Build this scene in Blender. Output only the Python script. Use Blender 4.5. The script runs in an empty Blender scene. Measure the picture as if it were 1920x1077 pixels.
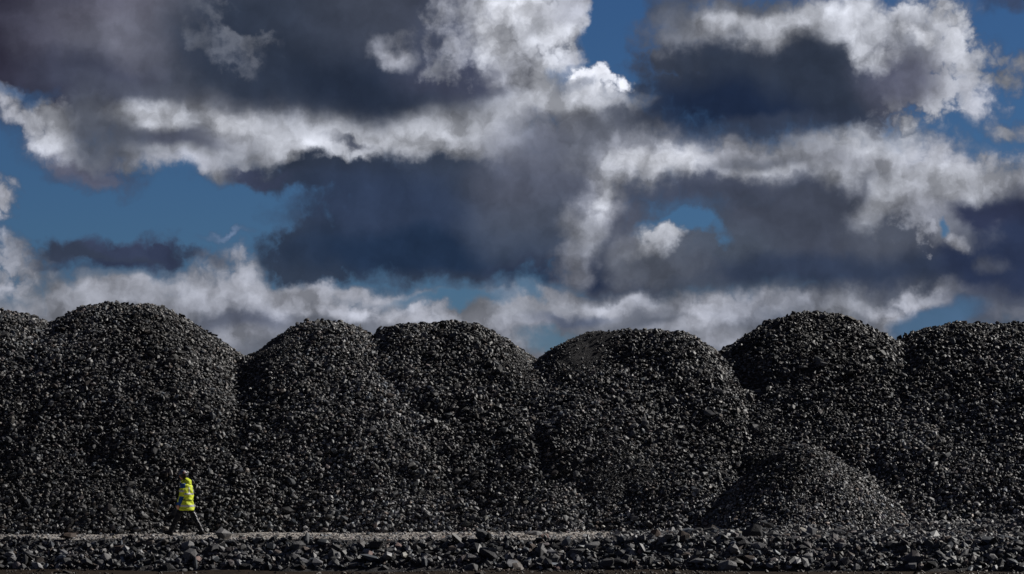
import bpy, bmesh, math, random
import numpy as np
from mathutils import Vector, Matrix, Quaternion
R = math.radians
rng = np.random.default_rng(11)
random.seed(5)
SC = bpy.context.scene
COL = SC.collection

# ------------------------------------------------------------------ camera
CAM_Y, CAM_Z, FPX, HOR = -80.0, 1.9, 5120.0, 881.0     # place, focal length and horizon row of the 1920 px frame
cam_d = bpy.data.cameras.new('camera')
cam = bpy.data.objects.new('camera', cam_d); COL.objects.link(cam)
cam.location = (0, CAM_Y, CAM_Z); cam.rotation_euler = (R(90), 0, 0)
cam_d.sensor_width = 36; cam_d.lens = 36 * FPX / 1920
cam_d.shift_y = (HOR - 538.5) / 1920
cam_d.clip_start = 1; cam_d.clip_end = 20000
SC.camera = cam

# ------------------------------------------------------------------ light
SUN_AZ, SUN_EL = R(64), R(35)        # clockwise from +Y (straight away from the camera)
sd = bpy.data.lights.new('sun', 'SUN'); sd.energy = 5.0; sd.angle = R(0.5); sd.color = (1, .96, .90)
sun = bpy.data.objects.new('sun', sd); COL.objects.link(sun)
sv = Vector((math.sin(SUN_AZ)*math.cos(SUN_EL), math.cos(SUN_AZ)*math.cos(SUN_EL), math.sin(SUN_EL)))
sun.rotation_euler = sv.to_track_quat('Z', 'Y').to_euler()
SC.view_settings.view_transform = 'Standard'; SC.view_settings.look = 'None'
SC.view_settings.exposure = 0; SC.view_settings.gamma = 1

def lin(c):
    return tuple(((v/255)/12.92 if v/255 <= .04045 else ((v/255+.055)/1.055)**2.4) for v in c)

# ------------------------------------------------------------------ sky: Nishita behind procedural cumulus, laid out by compass direction
W = bpy.data.worlds.new('World'); SC.world = W; W.use_nodes = True
W.cycles.sampling_method = 'MANUAL'; W.cycles.sample_map_resolution = 256
nt = W.node_tree; nt.nodes.clear(); L = nt.links
def N(t, **k):
    n = nt.nodes.new(t)
    for a, b in k.items(): setattr(n, a, b)
    return n
def M(op, a, b=None, c=None, clamp=False):
    n = N('ShaderNodeMath', operation=op, use_clamp=clamp)
    for i, v in enumerate((a, b, c)):
        if v is None: continue
        if isinstance(v, (int, float)): n.inputs[i].default_value = v
        else: L.new(v, n.inputs[i])
    return n.outputs[0]
def VM(op, a, b=None, scale=None):
    n = N('ShaderNodeVectorMath', operation=op)
    for i, v in enumerate((a, b)):
        if v is None: continue
        if isinstance(v, tuple): n.inputs[i].default_value = v
        else: L.new(v, n.inputs[i])
    if scale is not None: n.inputs['Scale'].default_value = scale
    return n.outputs[1] if op == 'LENGTH' else n.outputs[0]
def XYZ(a, b, c):
    n = N('ShaderNodeCombineXYZ')
    for i, v in enumerate((a, b, c)):
        if isinstance(v, (int, float)): n.inputs[i].default_value = v
        else: L.new(v, n.inputs[i])
    return n.outputs[0]
def NOISE(vec, scale, detail, rough, out='Fac', dist=0):
    n = N('ShaderNodeTexNoise', noise_dimensions='2D'); L.new(vec, n.inputs['Vector'])
    n.inputs['Scale'].default_value = scale; n.inputs['Detail'].default_value = detail
    n.inputs['Roughness'].default_value = rough; n.inputs['Distortion'].default_value = dist
    return n.outputs[out]
def MR(v, a, b, c, d, interp='SMOOTHSTEP'):
    n = N('ShaderNodeMapRange', interpolation_type=interp); L.new(v, n.inputs[0])
    for i, x in enumerate((a, b, c, d)): n.inputs[i+1].default_value = x
    return n.outputs[0]
def MIXC(f, a, b, blend='MIX'):
    n = N('ShaderNodeMix', data_type='RGBA', blend_type=blend)
    for i, v in ((0, f), (6, a), (7, b)):
        if isinstance(v, (int, float)): n.inputs[i].default_value = v
        elif isinstance(v, tuple): n.inputs[i].default_value = (*v, 1)
        else: L.new(v, n.inputs[i])
    return n.outputs[2]
def MIXF(f, a, b):
    n = N('ShaderNodeMix', data_type='FLOAT')
    for i, v in ((0, f), (2, a), (3, b)):
        if isinstance(v, (int, float)): n.inputs[i].default_value = v
        else: L.new(v, n.inputs[i])
    return n.outputs[0]

tc = N('ShaderNodeTexCoord')
sep = N('ShaderNodeSeparateXYZ'); L.new(tc.outputs['Generated'], sep.inputs[0])
az = M('ARCTAN2', sep.outputs[0], sep.outputs[1])
el = M('ARCSINE', sep.outputs[2])
U = M('MULTIPLY', az, FPX/100); V = M('MULTIPLY', el, FPX/100)
P = XYZ(U, V, 0.0)
nA = NOISE(P, .55, 8, .535, 'Color')
nB = NOISE(VM('ADD', P, (31.7, 12.3, 0)), 2.6, 4, .6, 'Color')
vor = N('ShaderNodeTexVoronoi', voronoi_dimensions='2D', feature='F1'); 
vor.inputs['Scale'].default_value = 2.3; vor.inputs['Detail'].default_value = 3; vor.inputs['Roughness'].default_value = .55
dA = VM('SUBTRACT', nA, (.5, .5, .5)); dB = VM('SUBTRACT', nB, (.5, .5, .5))
Pw = VM('ADD', P, VM('SCALE', dB, scale=.22))
L.new(Pw, vor.inputs['Vector'])
puff = vor.outputs['Distance']
def warp(a, b):
    q = VM('ADD', VM('ADD', P, VM('SCALE', dA, scale=a)), VM('SCALE', dB, scale=b))
    s = N('ShaderNodeSeparateXYZ'); L.new(q, s.inputs[0])
    return XYZ(s.outputs[0], s.outputs[1], puff)
WARP = {'s': warp(.8, .12), 'f': warp(1.5, .30), 'w': warp(2.4, 1.0)}
def stroke(col, A, px, py, rx, ry, rot, c, soft, w='f', pf=.5, op=1.0, cover=1.0):
    """one billow: centre and radii in hundredths of a focal length, rot in degrees, c its brightness, pf how lumpy its rim is"""
    u = math.atan((px-960)/FPX)*FPX/100; v = math.atan((HOR-py)/FPX)*FPX/100
    m = N('ShaderNodeMapping', vector_type='TEXTURE'); L.new(WARP[w], m.inputs[0])
    m.inputs['Location'].default_value = (u, v, .15)
    m.inputs['Rotation'].default_value = (0, 0, R(rot))
    m.inputs['Scale'].default_value = (rx/100, ry/100, 1/max(pf, .01))
    a = MR(VM('LENGTH', m.outputs[0]), 1-soft, 1+soft, op, 0)
    if c is not None: col = MIXC(a, col, lin(c))
    if cover is not None: A = MIXF(a, A, cover)
    return col, A
# generic broken cumulus, unseen outside the frame, made dark to cut the ambient light
gen = NOISE(VM('MULTIPLY', P, (.5, .9, 1)), .22, 7, .6)
A = MR(gen, .34, .50, 0, 1)
gl = NOISE(VM('MULTIPLY', VM('ADD', P, (7.1, 3.3, 0)), (.6, 1, 1)), .35, 6, .58)
col = MIXC(MR(gl, .38, .66, 0, 1), lin((22, 26, 38)), lin((84, 84, 94)))
D1, D2, D3 = (48, 56, 74), (38, 47, 67), (66, 71, 86)
G1, G2, G3 = (84, 89, 102), (110, 113, 122), (134, 136, 143)
B1, B2, B3 = (168, 169, 177), (198, 199, 205), (224, 224, 229)
S = [
 # the frame is cleared to blue, then built up from the far low clouds
 (960, 330, 1250, 620, 0, (60,66,90), .12, 's', 0, 1, 0),
 # far low band
 (960, 690, 1100, 70, 0, G2, .3, 'f', .4, 1, 1), (250, 600, 420, 88, 0, G2, .25, 'f', .5, 1, 1), (700, 620, 420, 50, 0, G2, .3, 'f', .4, 1, 1),
 (1200, 620, 500, 95, 0, G2, .3, 'f', .4, 1, 1), (1750, 560, 330, 110, 0, G1, .3, 'f', .4, 1, 1),
 (330, 560, 300, 26, 3, G3, .7, 'f', .5, .8, 1), (1000, 570, 120, 30, 0, G3, .6, 'f', .6, .7, 1), (1560, 565, 120, 26, 8, G3, .6, 'f', .6, .7, 1), (560, 560, 80, 30, -10, G3, .6, 'f', .6, .8, 1), (740, 560, 80, 16, 4, B1, .5, 'f', .6, .7, 1), (1160, 590, 70, 26, 10, B1, .6, 'f', .6, .6, 1),
 (20, 500, 75, 45, 0, B1, .3, 'f', .8, .9, 1), (110, 560, 130, 28, 0, G3, .5, 's', .4, .7, 1),
 (230, 545, 120, 14, 5, B1, .6, 's', .3, .7, 1), (330, 590, 120, 22, 0, G1, .6, 's', .3, .7, 1),
 (440, 510, 55, 40, -20, B1, .4, 'f', .9, .9, 1), (500, 545, 60, 35, 0, G3, .5, 'f', .6, .8, 1),
 (470, 600, 90, 30, 10, (95,100,116), .6, 's', .3, .8, 1), (420, 640, 90, 18, 10, B1, .6, 's', .3, .6, 1),
 (650, 590, 110, 26, -12, B1, .35, 'f', .9, .9, 1), (790, 605, 110, 24, -14, B1, .35, 'f', .9, .95, 1), (900, 625, 90, 22, -22, B1, .4, 'f', .8, .8, 1),
 (640, 625, 90, 20, 0, G2, .6, 's', .3, .8, 1), (760, 640, 110, 20, -8, G2, .6, 's', .3, .8, 1),
 (920, 585, 70, 20, 0, G3, .5, 'f', .5, .9, 1), (1050, 585, 100, 32, 0, G3, .4, 'f', .7, .9, 1), (1110, 560, 60, 20, -15, B1, .4, 'f', .9, .9, 1),
 (1060, 600, 80, 16, 0, (84,94,116), .6, 's', .2, .8, 1), (1250, 590, 90, 40, 20, G1, .6, 's', .2, .7, 1),
 (1370, 575, 75, 40, 25, B1, .4, 'f', .8, .9, 1), (1310, 610, 90, 14, 10, B1, .6, 's', .3, .6, 1),
 (1480, 585, 110, 28, 0, (80,90,110), .5, 's', .2, .8, 1), (1370, 640, 70, 22, 0, B1, .6, 's', .3, .5, 1),
 (1720, 560, 110, 20, 10, B1, .4, 'f', .9, .95, 1), (1600, 575, 70, 25, 30, G3, .5, 'f', .6, .8, 1),
 (1700, 590, 42, 16, 20, B1, .4, 'f', .9, .9, 1), (1890, 590, 50, 22, 0, G3, .5, 'f', .6, .8, 1),
 (620, 545, 170, 22, -2, B1, .4, 'f', .5, .95, 1), (1180, 565, 120, 18, 5, B1, .6, 'f', .5, .7, 1), (120, 600, 160, 26, 0, G3, .6, 'f', .4, .7, 1), (1540, 600, 120, 20, 0, G3, .6, 'f', .4, .7, 1), (1090, 545, 110, 14, 0, G2, .4, 'f', .4, .95, 1),
 (300, 575, 260, 22, 2, B1, .7, 'f', .5, .6, 1), (1010, 560, 110, 18, 0, B1, .6, 'f', .6, .7, 1), (1440, 575, 150, 20, 4, B1, .7, 'f', .6, .7, 1), (1850, 560, 90, 16, 6, B1, .6, 'f', .6, .7, 1),
 (480, 560, 110, 30, -8, B1, .7, 'f', .6, .6, 1), (870, 600, 120, 20, -6, B1, .6, 'f', .6, .7, 1),
 # blue gaps in the band
 (850, 558, 100, 16, 3, None, .4, 'f', .4, .95, 0), (975, 542, 20, 22, 0, None, .4, 'f', .4, .8, 0),
 (1015, 640, 50, 22, 0, None, .4, 'f', .4, .8, 0), (1760, 605, 75, 26, 10, (64,84,118), .4, 's', .2, .9, .4),
 (240, 520, 90, 10, 5, None, .6, 's', .2, .5, .2),
 # top-left mass
 (800, 80, 340, 170, 0, D3, .12, 'f', .4, 1, 1), (640, 20, 500, 60, 0, D3, .2, 'f', .3, 1, 1), (1120, 270, 170, 100, 0, G1, .2, 'f', .4, 1, 1), (1230, 485, 220, 62, 0, D3, .2, 'f', .3, 1, 1), (1900, 450, 230, 120, 0, D1, .2, 'f', .3, 1, 1),
 (200, 110, 360, 190, -12, (70,72,88), .2, 'f', .4, 1, 1), (500, 150, 420, 150, -8, G1, .25, 'f', .3, 1, 1),
 (20, 80, 140, 150, 0, (44,42,56), .6, 's', .2, .9, 1), (120, 50, 90, 70, 20, (92,92,106), .7, 'f', .3, .7, 1), (240, 20, 120, 40, 10, (100,98,110), .7, 'f', .3, .7, 1),
 (280, 80, 120, 60, 15, (112,112,124), .7, 'f', .3, .85, 1), (180, 160, 130, 50, 0, (60,64,84), .6, 's', .3, .8, 1),
 (400, 40, 90, 50, 0, G1, .6, 's', .2, .6, 1),
 (110, 268, 105, 48, -28, B1, .3, 'f', .7, 1, 1), (15, 205, 45, 32, -10, B1, .35, 'f', .9, 1, 1), (95, 250, 70, 32, -25, B2, .5, 'f', .7, .9, 1),
 (30, 185, 50, 14, 0, None, .5, 'f', .5, .7, 0), (155, 220, 45, 40, 20, G1, .6, 's', .4, .7, 1),
 (150, 315, 90, 30, -10, (78,80,98), .4, 'f', .6, .95, 1), (230, 295, 50, 26, 0, (58,66,92), .5, 'f', .6, .9, 1), (120, 335, 40, 14, 0, (68,76,100), .5, 'f', .6, .7, .8),
 # white and grey shelf across the middle left
 (560, 250, 400, 75, 0, G2, .3, 'f', .4, 1, 1), (900, 290, 160, 50, 0, G2, .3, 'f', .4, 1, 1), (360, 300, 150, 34, -4, G3, .35, 'f', .5, 1, 1),
 (290, 225, 70, 26, -6, B2, .6, 's', .4, .95, 1), (440, 222, 70, 34, -15, B3, .55, 's', .5, .95, 1), (340, 265, 150, 18, -3, (74,78,95), .6, 's', .2, .9, 1),
 (600, 262, 170, 40, -2, B2, .6, 's', .3, .95, 1), (720, 295, 160, 28, 3, B2, .4, 'f', .6, 1, 1), (820, 265, 70, 50, 20, B2, .5, 'f', .6, .95, 1),
 (200, 265, 60, 40, 0, G1, .6, 's', .3, .85, 1), (380, 188, 200, 22, -6, (80,84,98), .7, 's', .3, .8, 1), (655, 285, 34, 10, -12, (52,60,84), .7, 'f', .2, .9, None), (330, 315, 90, 16, 0, B1, .5, 's', .5, .8, 1),
 (900, 215, 160, 60, 20, B2, .6, 'f', .4, .9, 1), (1060, 190, 120, 36, 0, B2, .35, 'f', .5, 1, 1), (990, 240, 90, 40, 25, B1, .6, 's', .3, .8, 1),
 # big dark belly above
 (560, 110, 260, 120, -8, D1, .4, 's', .3, .97, 1), (700, 150, 220, 70, -8, D2, .5, 's', .2, .95, 1), (480, 70, 130, 90, 10, D1, .5, 's', .2, .7, 1),
 (860, 90, 130, 90, 0, (70,76,98), .5, 's', .2, .9, 1), (880, 140, 110, 36, 0, (64,68,88), .5, 's', .2, .9, 1), (700, 40, 150, 60, 0, D3, .7, 's', .2, .6, 1),
 (430, 55, 60, 26, -35, G2, .8, 'w', .5, .6, 1), (475, 75, 30, 14, -35, G2, .6, 'w', .8, .5, 1),
 (722, 80, 40, 24, -20, B1, .7, 'f', .7, .85, 1), (855, 62, 56, 50, 20, B1, .7, 'w', .9, .8, 1), (825, 95, 30, 20, 60, G3, .6, 'w', .9, .6, 1), (846, 72, 16, 10, 0, G1, .6, 'w', .5, .6, 1),
 # white tower left of the blue gap
 (1010, 60, 95, 130, 20, B2, .3, 'f', .8, 1, 1), (970, 30, 70, 60, 0, B3, .6, 'f', .6, .8, 1), (1040, 130, 60, 40, 30, B2, .35, 'f', .9, .95, 1),
 (1000, 60, 36, 22, 40, G3, .6, 'f', .5, .6, 1), (1060, 10, 60, 34, 0, B1, .4, 'f', .7, 1, 1), (960, 130, 36, 30, 0, B1, .6, 'f', .5, .7, 1), (1080, 105, 30, 22, 0, B1, .4, 'f', 1., .9, 1),
 # dark lower-middle belly
 (890, 412, 350, 120, 0, (56,65,85), .12, 'f', .4, 1, 1), (600, 470, 130, 55, 10, (50,60,80), .15, 'f', .5, 1, 1), (640, 350, 150, 44, -8, D1, .15, 'f', .5, 1, 1), (1050, 330, 150, 120, 10, (88,92,108), .4, 's', .2, .9, 1),
 (720, 400, 180, 70, -5, (48,60,88), .5, 's', .2, .95, 1), (490, 330, 60, 16, -10, (56,62,86), .4, 'f', .6, .95, 1),
 (800, 470, 260, 40, 0, (34,50,80), .5, 's', .2, .95, 1), (1080, 505, 160, 26, 0, (38,48,74), .4, 's', .3, .97, 1), (1000, 430, 110, 60, 0, (72,80,98), .6, 's', .2, .7, 1),
 (1120, 260, 80, 60, 10, G2, .6, 's', .3, .6, 1),
 (1250, 480, 110, 50, 0, G1, .5, 's', .3, .8, 1), (1180, 400, 70, 90, 0, (84,88,104), .5, 's', .2, .8, 1),
 (1100, 400, 38, 105, -27, B1, .6, 'f', .6, .9, 1), (1115, 370, 22, 60, -27, B2, .5, 'f', .8, .9, 1), (1085, 440, 40, 30, 0, G3, .7, 's', .4, .7, 1), (1134, 298, 9, 12, 0, B2, .5, 'f', .6, .9, 1),
 # isolated dark cloud lower left
 (230, 490, 185, 28, 0, (52,60,80), .25, 'f', .5, 1, 1), (250, 465, 90, 30, 0, (54,62,88), .3, 'f', .7, 1, 1), (320, 480, 60, 26, -10, (50,58,84), .3, 'f', .7, 1, 1), (200, 508, 120, 10, 0, (46,54,80), .5, 's', .2, .8, 1),
 (15, 400, 45, 42, -20, B1, .25, 'f', .8, 1, 1), (430, 443, 42, 8, 4, (118,134,160), .6, 'f', .6, .8, .8),
 # right: bright bank
 (1500, 320, 360, 70, -4, B1, .3, 'f', .5, 1, 1), (1800, 350, 200, 60, -6, B1, .3, 'f', .6, 1, 1), (1240, 310, 100, 30, 0, B2, .5, 'f', .5, .95, 1),
 (1560, 250, 130, 60, 10, G3, .5, 's', .3, .9, 1), (1640, 250, 90, 60, -40, B2, .5, 'f', .6, .9, 1), (1420, 315, 80, 18, 0, G1, .6, 's', .2, .7, 1), (1500, 340, 200, 20, 0, B2, .5, 's', .4, .8, 1), (1240, 300, 80, 22, 0, B3, .6, 's', .4, .7, 1),
 (1680, 270, 26, 44, -20, G3, .6, 's', .4, .5, 1),
 # right dark cloud with white rim
 (1500, 120, 340, 140, 0, D3, .12, 'f', .5, 1, 1), (1740, 130, 110, 130, 0, B2, .2, 'f', .9, 1, 1), (1760, 60, 60, 60, 0, B3, .5, 'f', .8, .8, 1), (1790, 150, 70, 100, 0, B2, .25, 'f', .7, .9, 1),
 (1640, 110, 70, 40, 0, G2, .6, 's', .3, .7, 1), (1440, 45, 170, 36, 4, B2, .5, 'f', .5, .95, 1), (1610, 45, 140, 46, 0, B2, .5, 'f', .6, .95, 1), (1400, 10, 110, 20, 0, G1, .5, 's', .3, .8, 1), (1260, 30, 70, 40, 0, G1, .5, 'f', .5, .9, 1),
 (1390, 170, 220, 92, -2, D1, .35, 'f', .4, 1, 1), (1380, 205, 210, 50, -3, (28,40,68), .6, 's', .2, .95, 1), (1560, 150, 100, 70, 0, D1, .5, 's', .2, .9, 1), (1690, 150, 75, 60, 0, (84,86,104), .6, 's', .3, .95, 1), (1720, 75, 40, 40, 0, G2, .6, 's', .3, .7, 1),
 (1450, 240, 160, 22, 4, (52,60,80), .5, 's', .2, .8, 1),
 (1630, 90, 46, 34, -40, B2, .5, 'f', .9, .9, 1), (1715, 75, 20, 20, 0, B3, .5, 'f', .9, .8, 1), 
 (1810, 200, 40, 50, 0, B1, .5, 'f', .8, .8, 1),
 # right small clouds and blue
 (1880, 150, 50, 26, -5, G3, .4, 'f', .9, 1, 1), (1890, 260, 70, 24, -5, G3, .4, 'f', .8, 1, 1), (1890, 15, 50, 22, 0, (62,70,96), .5, 'f', .7, .9, .9),
 (1780, 255, 40, 18, 0, None, .5, 'f', .5, .7, .1), (1850, 290, 50, 12, 0, None, .5, 'f', .5, .7, .1),
 # central-right dark belly
 (1560, 440, 330, 100, 0, D3, .25, 'f', .3, 1, 1), (1330, 360, 170, 30, 0, (66,72,92), .4, 'f', .4, .95, 1), (1480, 430, 170, 60, -10, D3, .6, 's', .2, .8, 1), (1340, 480, 120, 60, 0, (76,84,100), .5, 's', .3, .9, 1),
 (1560, 500, 300, 30, 0, (50,60,84), .5, 's', .2, .95, 1), (1880, 470, 120, 120, 0, (44,54,84), .4, 's', .3, .97, 1), (1860, 405, 110, 24, 3, (46,52,78), .5, 's', .2, .95, 1),
 (1680, 380, 80, 26, 15, B2, .7, 'f', .4, .9, 1), (1740, 400, 50, 40, -20, B1, .6, 'f', .6, .8, 1), (1800, 430, 70, 30, -10, G2, .5, 'f', .7, .8, 1), (1710, 435, 20, 18, 0, B1, .6, 'w', .8, .7, 1), (1650, 440, 70, 40, 0, G1, .7, 's', .2, .6, 1),
 (1800, 340, 110, 24, 4, B2, .6, 'f', .5, .8, 1), (1870, 505, 20, 26, 0, G2, .6, 'f', .6, .4, 1),
 # blue window right of centre, with a small bright cumulus in it
 (1262, 432, 76, 26, 3, None, .2, 'f', .3, 1, 0), (1236, 452, 48, 34, 0, B2, .2, 's', .7, 1, 1), (1205, 480, 60, 34, 0, G3, .6, 'f', .5, .75, 1), (1240, 492, 90, 26, 0, G1, .5, 'f', .4, .95, 1), 
 (1773, 428, 16, 13, 0, None, .3, 'f', .4, .9, 0), (1808, 447, 28, 14, -20, B1, .5, 'f', .8, .9, 1),
 # blue gap at the top with a bright cumulus below
 (1135, 45, 52, 105, -8, None, .12, 'f', .4, 1, 0), (1180, 10, 26, 40, 0, None, .3, 'f', .5, 1, 0), (1115, 140, 70, 24, 0, None, .3, 'f', .4, 1, 0),
 (1110, 160, 60, 44, 0, B3, .12, 'f', .8, 1, 1), (1085, 165, 44, 14, 0, (128,134,148), .5, 'f', .8, .8, 1), (1080, 190, 100, 18, 0, B2, .5, 's', .4, .9, 1),
]
for i, (px, py, rx, ry, rot, c, soft, w, pf, op, cov) in enumerate(S):
    if i % 24 == 23:        # chain the batches so that the shader compiler evaluates them in turn
        tiny = M('MULTIPLY', A, 1e-7)
        for k in WARP: WARP[k] = VM('ADD', WARP[k], tiny)
    if w == 'f': soft = min(soft*1.3+.02, .8)
    if c and c[2]-c[0] > 16 and c[2] < 110: c = (c[0]+1, c[1]+1, c[2]-(c[2]-c[0]-16)*.18)
    if w == 's' and soft >= .4 and cov == 1: cov = None      # inner shading only
    col, A = stroke(col, A, px, py, rx, ry, rot, c, soft, w, pf, op, cov)
# folds in the cloud surfaces: brighter where a billow faces the sun
e1 = NOISE(VM('ADD', P, VM('SCALE', dB, scale=.35)), .75, 6, .52)
e2 = NOISE(VM('ADD', VM('ADD', P, VM('SCALE', dB, scale=.35)), (.22, .26, 0)), .75, 6, .52)
lum = MR(VM('LENGTH', col), .04, .5, .3, 1.2, 'LINEAR')
rel = M('MULTIPLY', M('SUBTRACT', e1, e2), 2.1)
pfm = MR(puff, .1, .8, .05, -.10, 'LINEAR')
relc = M('MAXIMUM', M('MULTIPLY_ADD', M('ADD', rel, pfm), lum, 1.0), .5)
colr = VM('SCALE', VM('MULTIPLY', col, (.99, 1.02, 1.07))); L.new(relc, colr.node.inputs['Scale'])
sky = N('ShaderNodeTexSky', sky_type='NISHITA'); sky.sun_disc = False
sky.sun_elevation = SUN_EL; sky.sun_rotation = SUN_AZ; sky.altitude = 400; sky.air_density = 1.0; sky.dust_density = .0; sky.ozone_density = 2.5
STR = .06
tint = VM('MULTIPLY', sky.outputs[0], (.22, .37, .60))
cl = VM('SCALE', colr, scale=1/STR)
fin = MIXC(A, tint, cl)
bg = N('ShaderNodeBackground'); bg.inputs['Strength'].default_value = STR
L.new(fin, bg.inputs[0])
wo = N('ShaderNodeOutputWorld'); L.new(bg.outputs[0], wo.inputs[0])

# ------------------------------------------------------------------ helpers
def tag(o, label=None, cat=None, group=None, kind=None):
    if label: o['label'] = label
    if cat: o['category'] = cat
    if group: o['group'] = group
    if kind: o['kind'] = kind
    return o
def link(o, parent=None):
    COL.objects.link(o)
    if parent is not None: o.parent = parent
    return o
def mesh_np(name, verts, faces, mat, tint=None, parent=None, smooth=False):
    """verts (n,3), faces (m,k) all with k corners"""
    me = bpy.data.meshes.new(name)
    n, (m, k) = len(verts), faces.shape
    me.vertices.add(n); me.vertices.foreach_set('co', verts.astype(np.float32).ravel())
    me.loops.add(m*k); me.loops.foreach_set('vertex_index', faces.astype(np.int32).ravel())
    me.polygons.add(m)
    me.polygons.foreach_set('loop_start', np.arange(0, m*k, k, dtype=np.int32))
    me.update(calc_edges=True)
    me.polygons.foreach_set('use_smooth', np.full(m, smooth))
    if tint is not None:
        a = me.color_attributes.new('tint', 'FLOAT_COLOR', 'POINT')
        a.data.foreach_set('color', np.concatenate([tint, np.ones((n, 1))], 1).astype(np.float32).ravel())
    me.materials.append(mat)
    return link(bpy.data.objects.new(name, me), parent)
def mat(name, col=(.1, .1, .1), rough=.7, spec=.3, **k):
    m = bpy.data.materials.new(name); m.use_nodes = True
    b = m.node_tree.nodes['Principled BSDF']
    b.inputs['Base Color'].default_value = (*col, 1); b.inputs['Roughness'].default_value = rough
    b.inputs['Specular IOR Level'].default_value = spec
    return m
def noise_mat(name, c1, c2, scale, rough=.8, spec=.2, bump=.5, bscale=None, attr=False, dist=.02, detail=6):
    m = mat(name, c1, rough, spec); t = m.node_tree; b = t.nodes['Principled BSDF']
    co = t.nodes.new('ShaderNodeTexCoord')
    n = t.nodes.new('ShaderNodeTexNoise'); n.inputs['Scale'].default_value = scale; n.inputs['Detail'].default_value = detail; n.inputs['Roughness'].default_value = .65
    t.links.new(co.outputs['Object'], n.inputs['Vector'])
    r = t.nodes.new('ShaderNodeValToRGB'); r.color_ramp.elements[0].position = .35; r.color_ramp.elements[1].position = .68
    r.color_ramp.elements[0].color = (*c1, 1); r.color_ramp.elements[1].color = (*c2, 1)
    t.links.new(n.outputs['Fac'], r.inputs[0]); out = r.outputs[0]
    if attr:
        a = t.nodes.new('ShaderNodeAttribute'); a.attribute_name = 'tint'
        x = t.nodes.new('ShaderNodeMix'); x.data_type = 'RGBA'; x.blend_type = 'MULTIPLY'; x.inputs[0].default_value = 1
        t.links.new(out, x.inputs[6]); t.links.new(a.outputs['Color'], x.inputs[7]); out = x.outputs[2]
    t.links.new(out, b.inputs['Base Color'])
    if bump:
        n2 = t.nodes.new('ShaderNodeTexNoise'); n2.inputs['Scale'].default_value = bscale or scale*3; n2.inputs['Detail'].default_value = 5
        t.links.new(co.outputs['Object'], n2.inputs['Vector'])
        bp = t.nodes.new('ShaderNodeBump'); bp.inputs['Strength'].default_value = bump; bp.inputs['Distance'].default_value = dist
        t.links.new(n2.outputs['Fac'], bp.inputs['Height']); t.links.new(bp.outputs[0], b.inputs['Normal'])
    return m

# ------------------------------------------------------------------ smooth value noise for the terrain
_g = rng.random((64, 64))
def vnoise(x, y, s):
    x = np.asarray(x)/s + 500.3; y = np.asarray(y)/s + 300.7
    xi = np.floor(x).astype(int); yi = np.floor(y).astype(int); fx = x-xi; fy = y-yi
    fx = fx*fx*(3-2*fx); fy = fy*fy*(3-2*fy)
    g = lambda a, b: _g[a % 64, b % 64]
    return ((g(xi, yi)*(1-fx)+g(xi+1, yi)*fx)*(1-fy) + (g(xi, yi+1)*(1-fx)+g(xi+1, yi+1)*fx)*fy) - .5
def fb(x, y, s): return vnoise(x, y, s) + .5*vnoise(x+17, y+5, s/2) + .25*vnoise(x+3, y+31, s/4)

SLOPE = .80
# peak column and row in the frame, half-length of the flat top, distance beyond the person's line, roundness
HEAPS = [(-30, 582, 24, 10.2, 1.2), (220, 574, 32, 10.5, 1.35), (608, 604, 8, 10.2, 1.1), (824, 611, 52, 10.3, 1.0),
         (1186, 624, 74, 9.6, .62), (1532, 591, 30, 11.0, 1.15), (1890, 610, 102, 10.1, .9), (1508, 838, 10, 3.0, .55)]
def heap_par(h):
    px, py, hw, yp, a = h
    s = FPX/(80+yp)
    return (px-960)/s, yp, CAM_Z + (HOR-py)/s, hw/s, a
HP = [heap_par(h) for h in HEAPS]
def heap_h(i, x, y):
    xc, yp, H, hw, a = HP[i]
    lump = min(H/4, 1.)
    xw = x + .45*lump*fb(x+i*9, y, 2.3); yw = y + .6*lump*fb(x, y+i*7, 2.9)
    fan = (.15 if i != 7 else .12)*np.clip(yp-1-yw, 0, 9)          # the tipped stone fans out towards its foot
    dx = np.maximum(np.abs(xw-xc)-hw-fan, 0)
    dy = np.where(yw > yp, np.maximum(yw-yp-4, 0), yp-yw)     # each heap runs a few metres back
    d = np.sqrt(dx*dx+dy*dy)
    # the conical face steepens slightly under the crest and eases out at the toe
    return H + a - np.sqrt(a*a + ((SLOPE if i != 7 else .82)*d)**2) + .16*lump*fb(x+5*i, y, 1.1) + .05*vnoise(x, y, .45)
def terrace(x, y):
    """the path and the rubble banked along its front edge"""
    e = -6.5 + .3*fb(x, y*0+3, 1.6) - np.clip((x-1.5)/9, 0, 1)*1.3        # front edge of the path
    bank = np.clip((y-e)/1.35, -1.4, 0)*(.72+.16*vnoise(x, y, .7))
    crest = .05*np.exp(-((y-e-.2)/.35)**2)*(.6+fb(x, y, 1.3))
    right = np.clip((x-3.0)/6, 0, 1)
    rise = right*(.10+.34*np.clip(fb(x+8, y, 2.6)+.25, 0, 1))*np.exp(-((y+2.6)/2.4)**2)
    rise = rise + .55*np.exp(-((x-14.3)/1.7)**2-((y+4.4)/1.3)**2)
    foot = .10*np.clip((y+.6)/2.5, 0, 1)
    rut = -.035*(np.exp(-((y+2.2+.2*fb(x, x*0, 5.))/.22)**2)+np.exp(-((y+4.1+.2*fb(x, x*0, 5.))/.22)**2))
    return bank + crest + rise + foot + rut + .03*fb(x, y, .8)
def front_px(x, y, z):
    s = FPX/(y-CAM_Y); return 960 + x*s, HOR - (z-CAM_Z)*s

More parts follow.
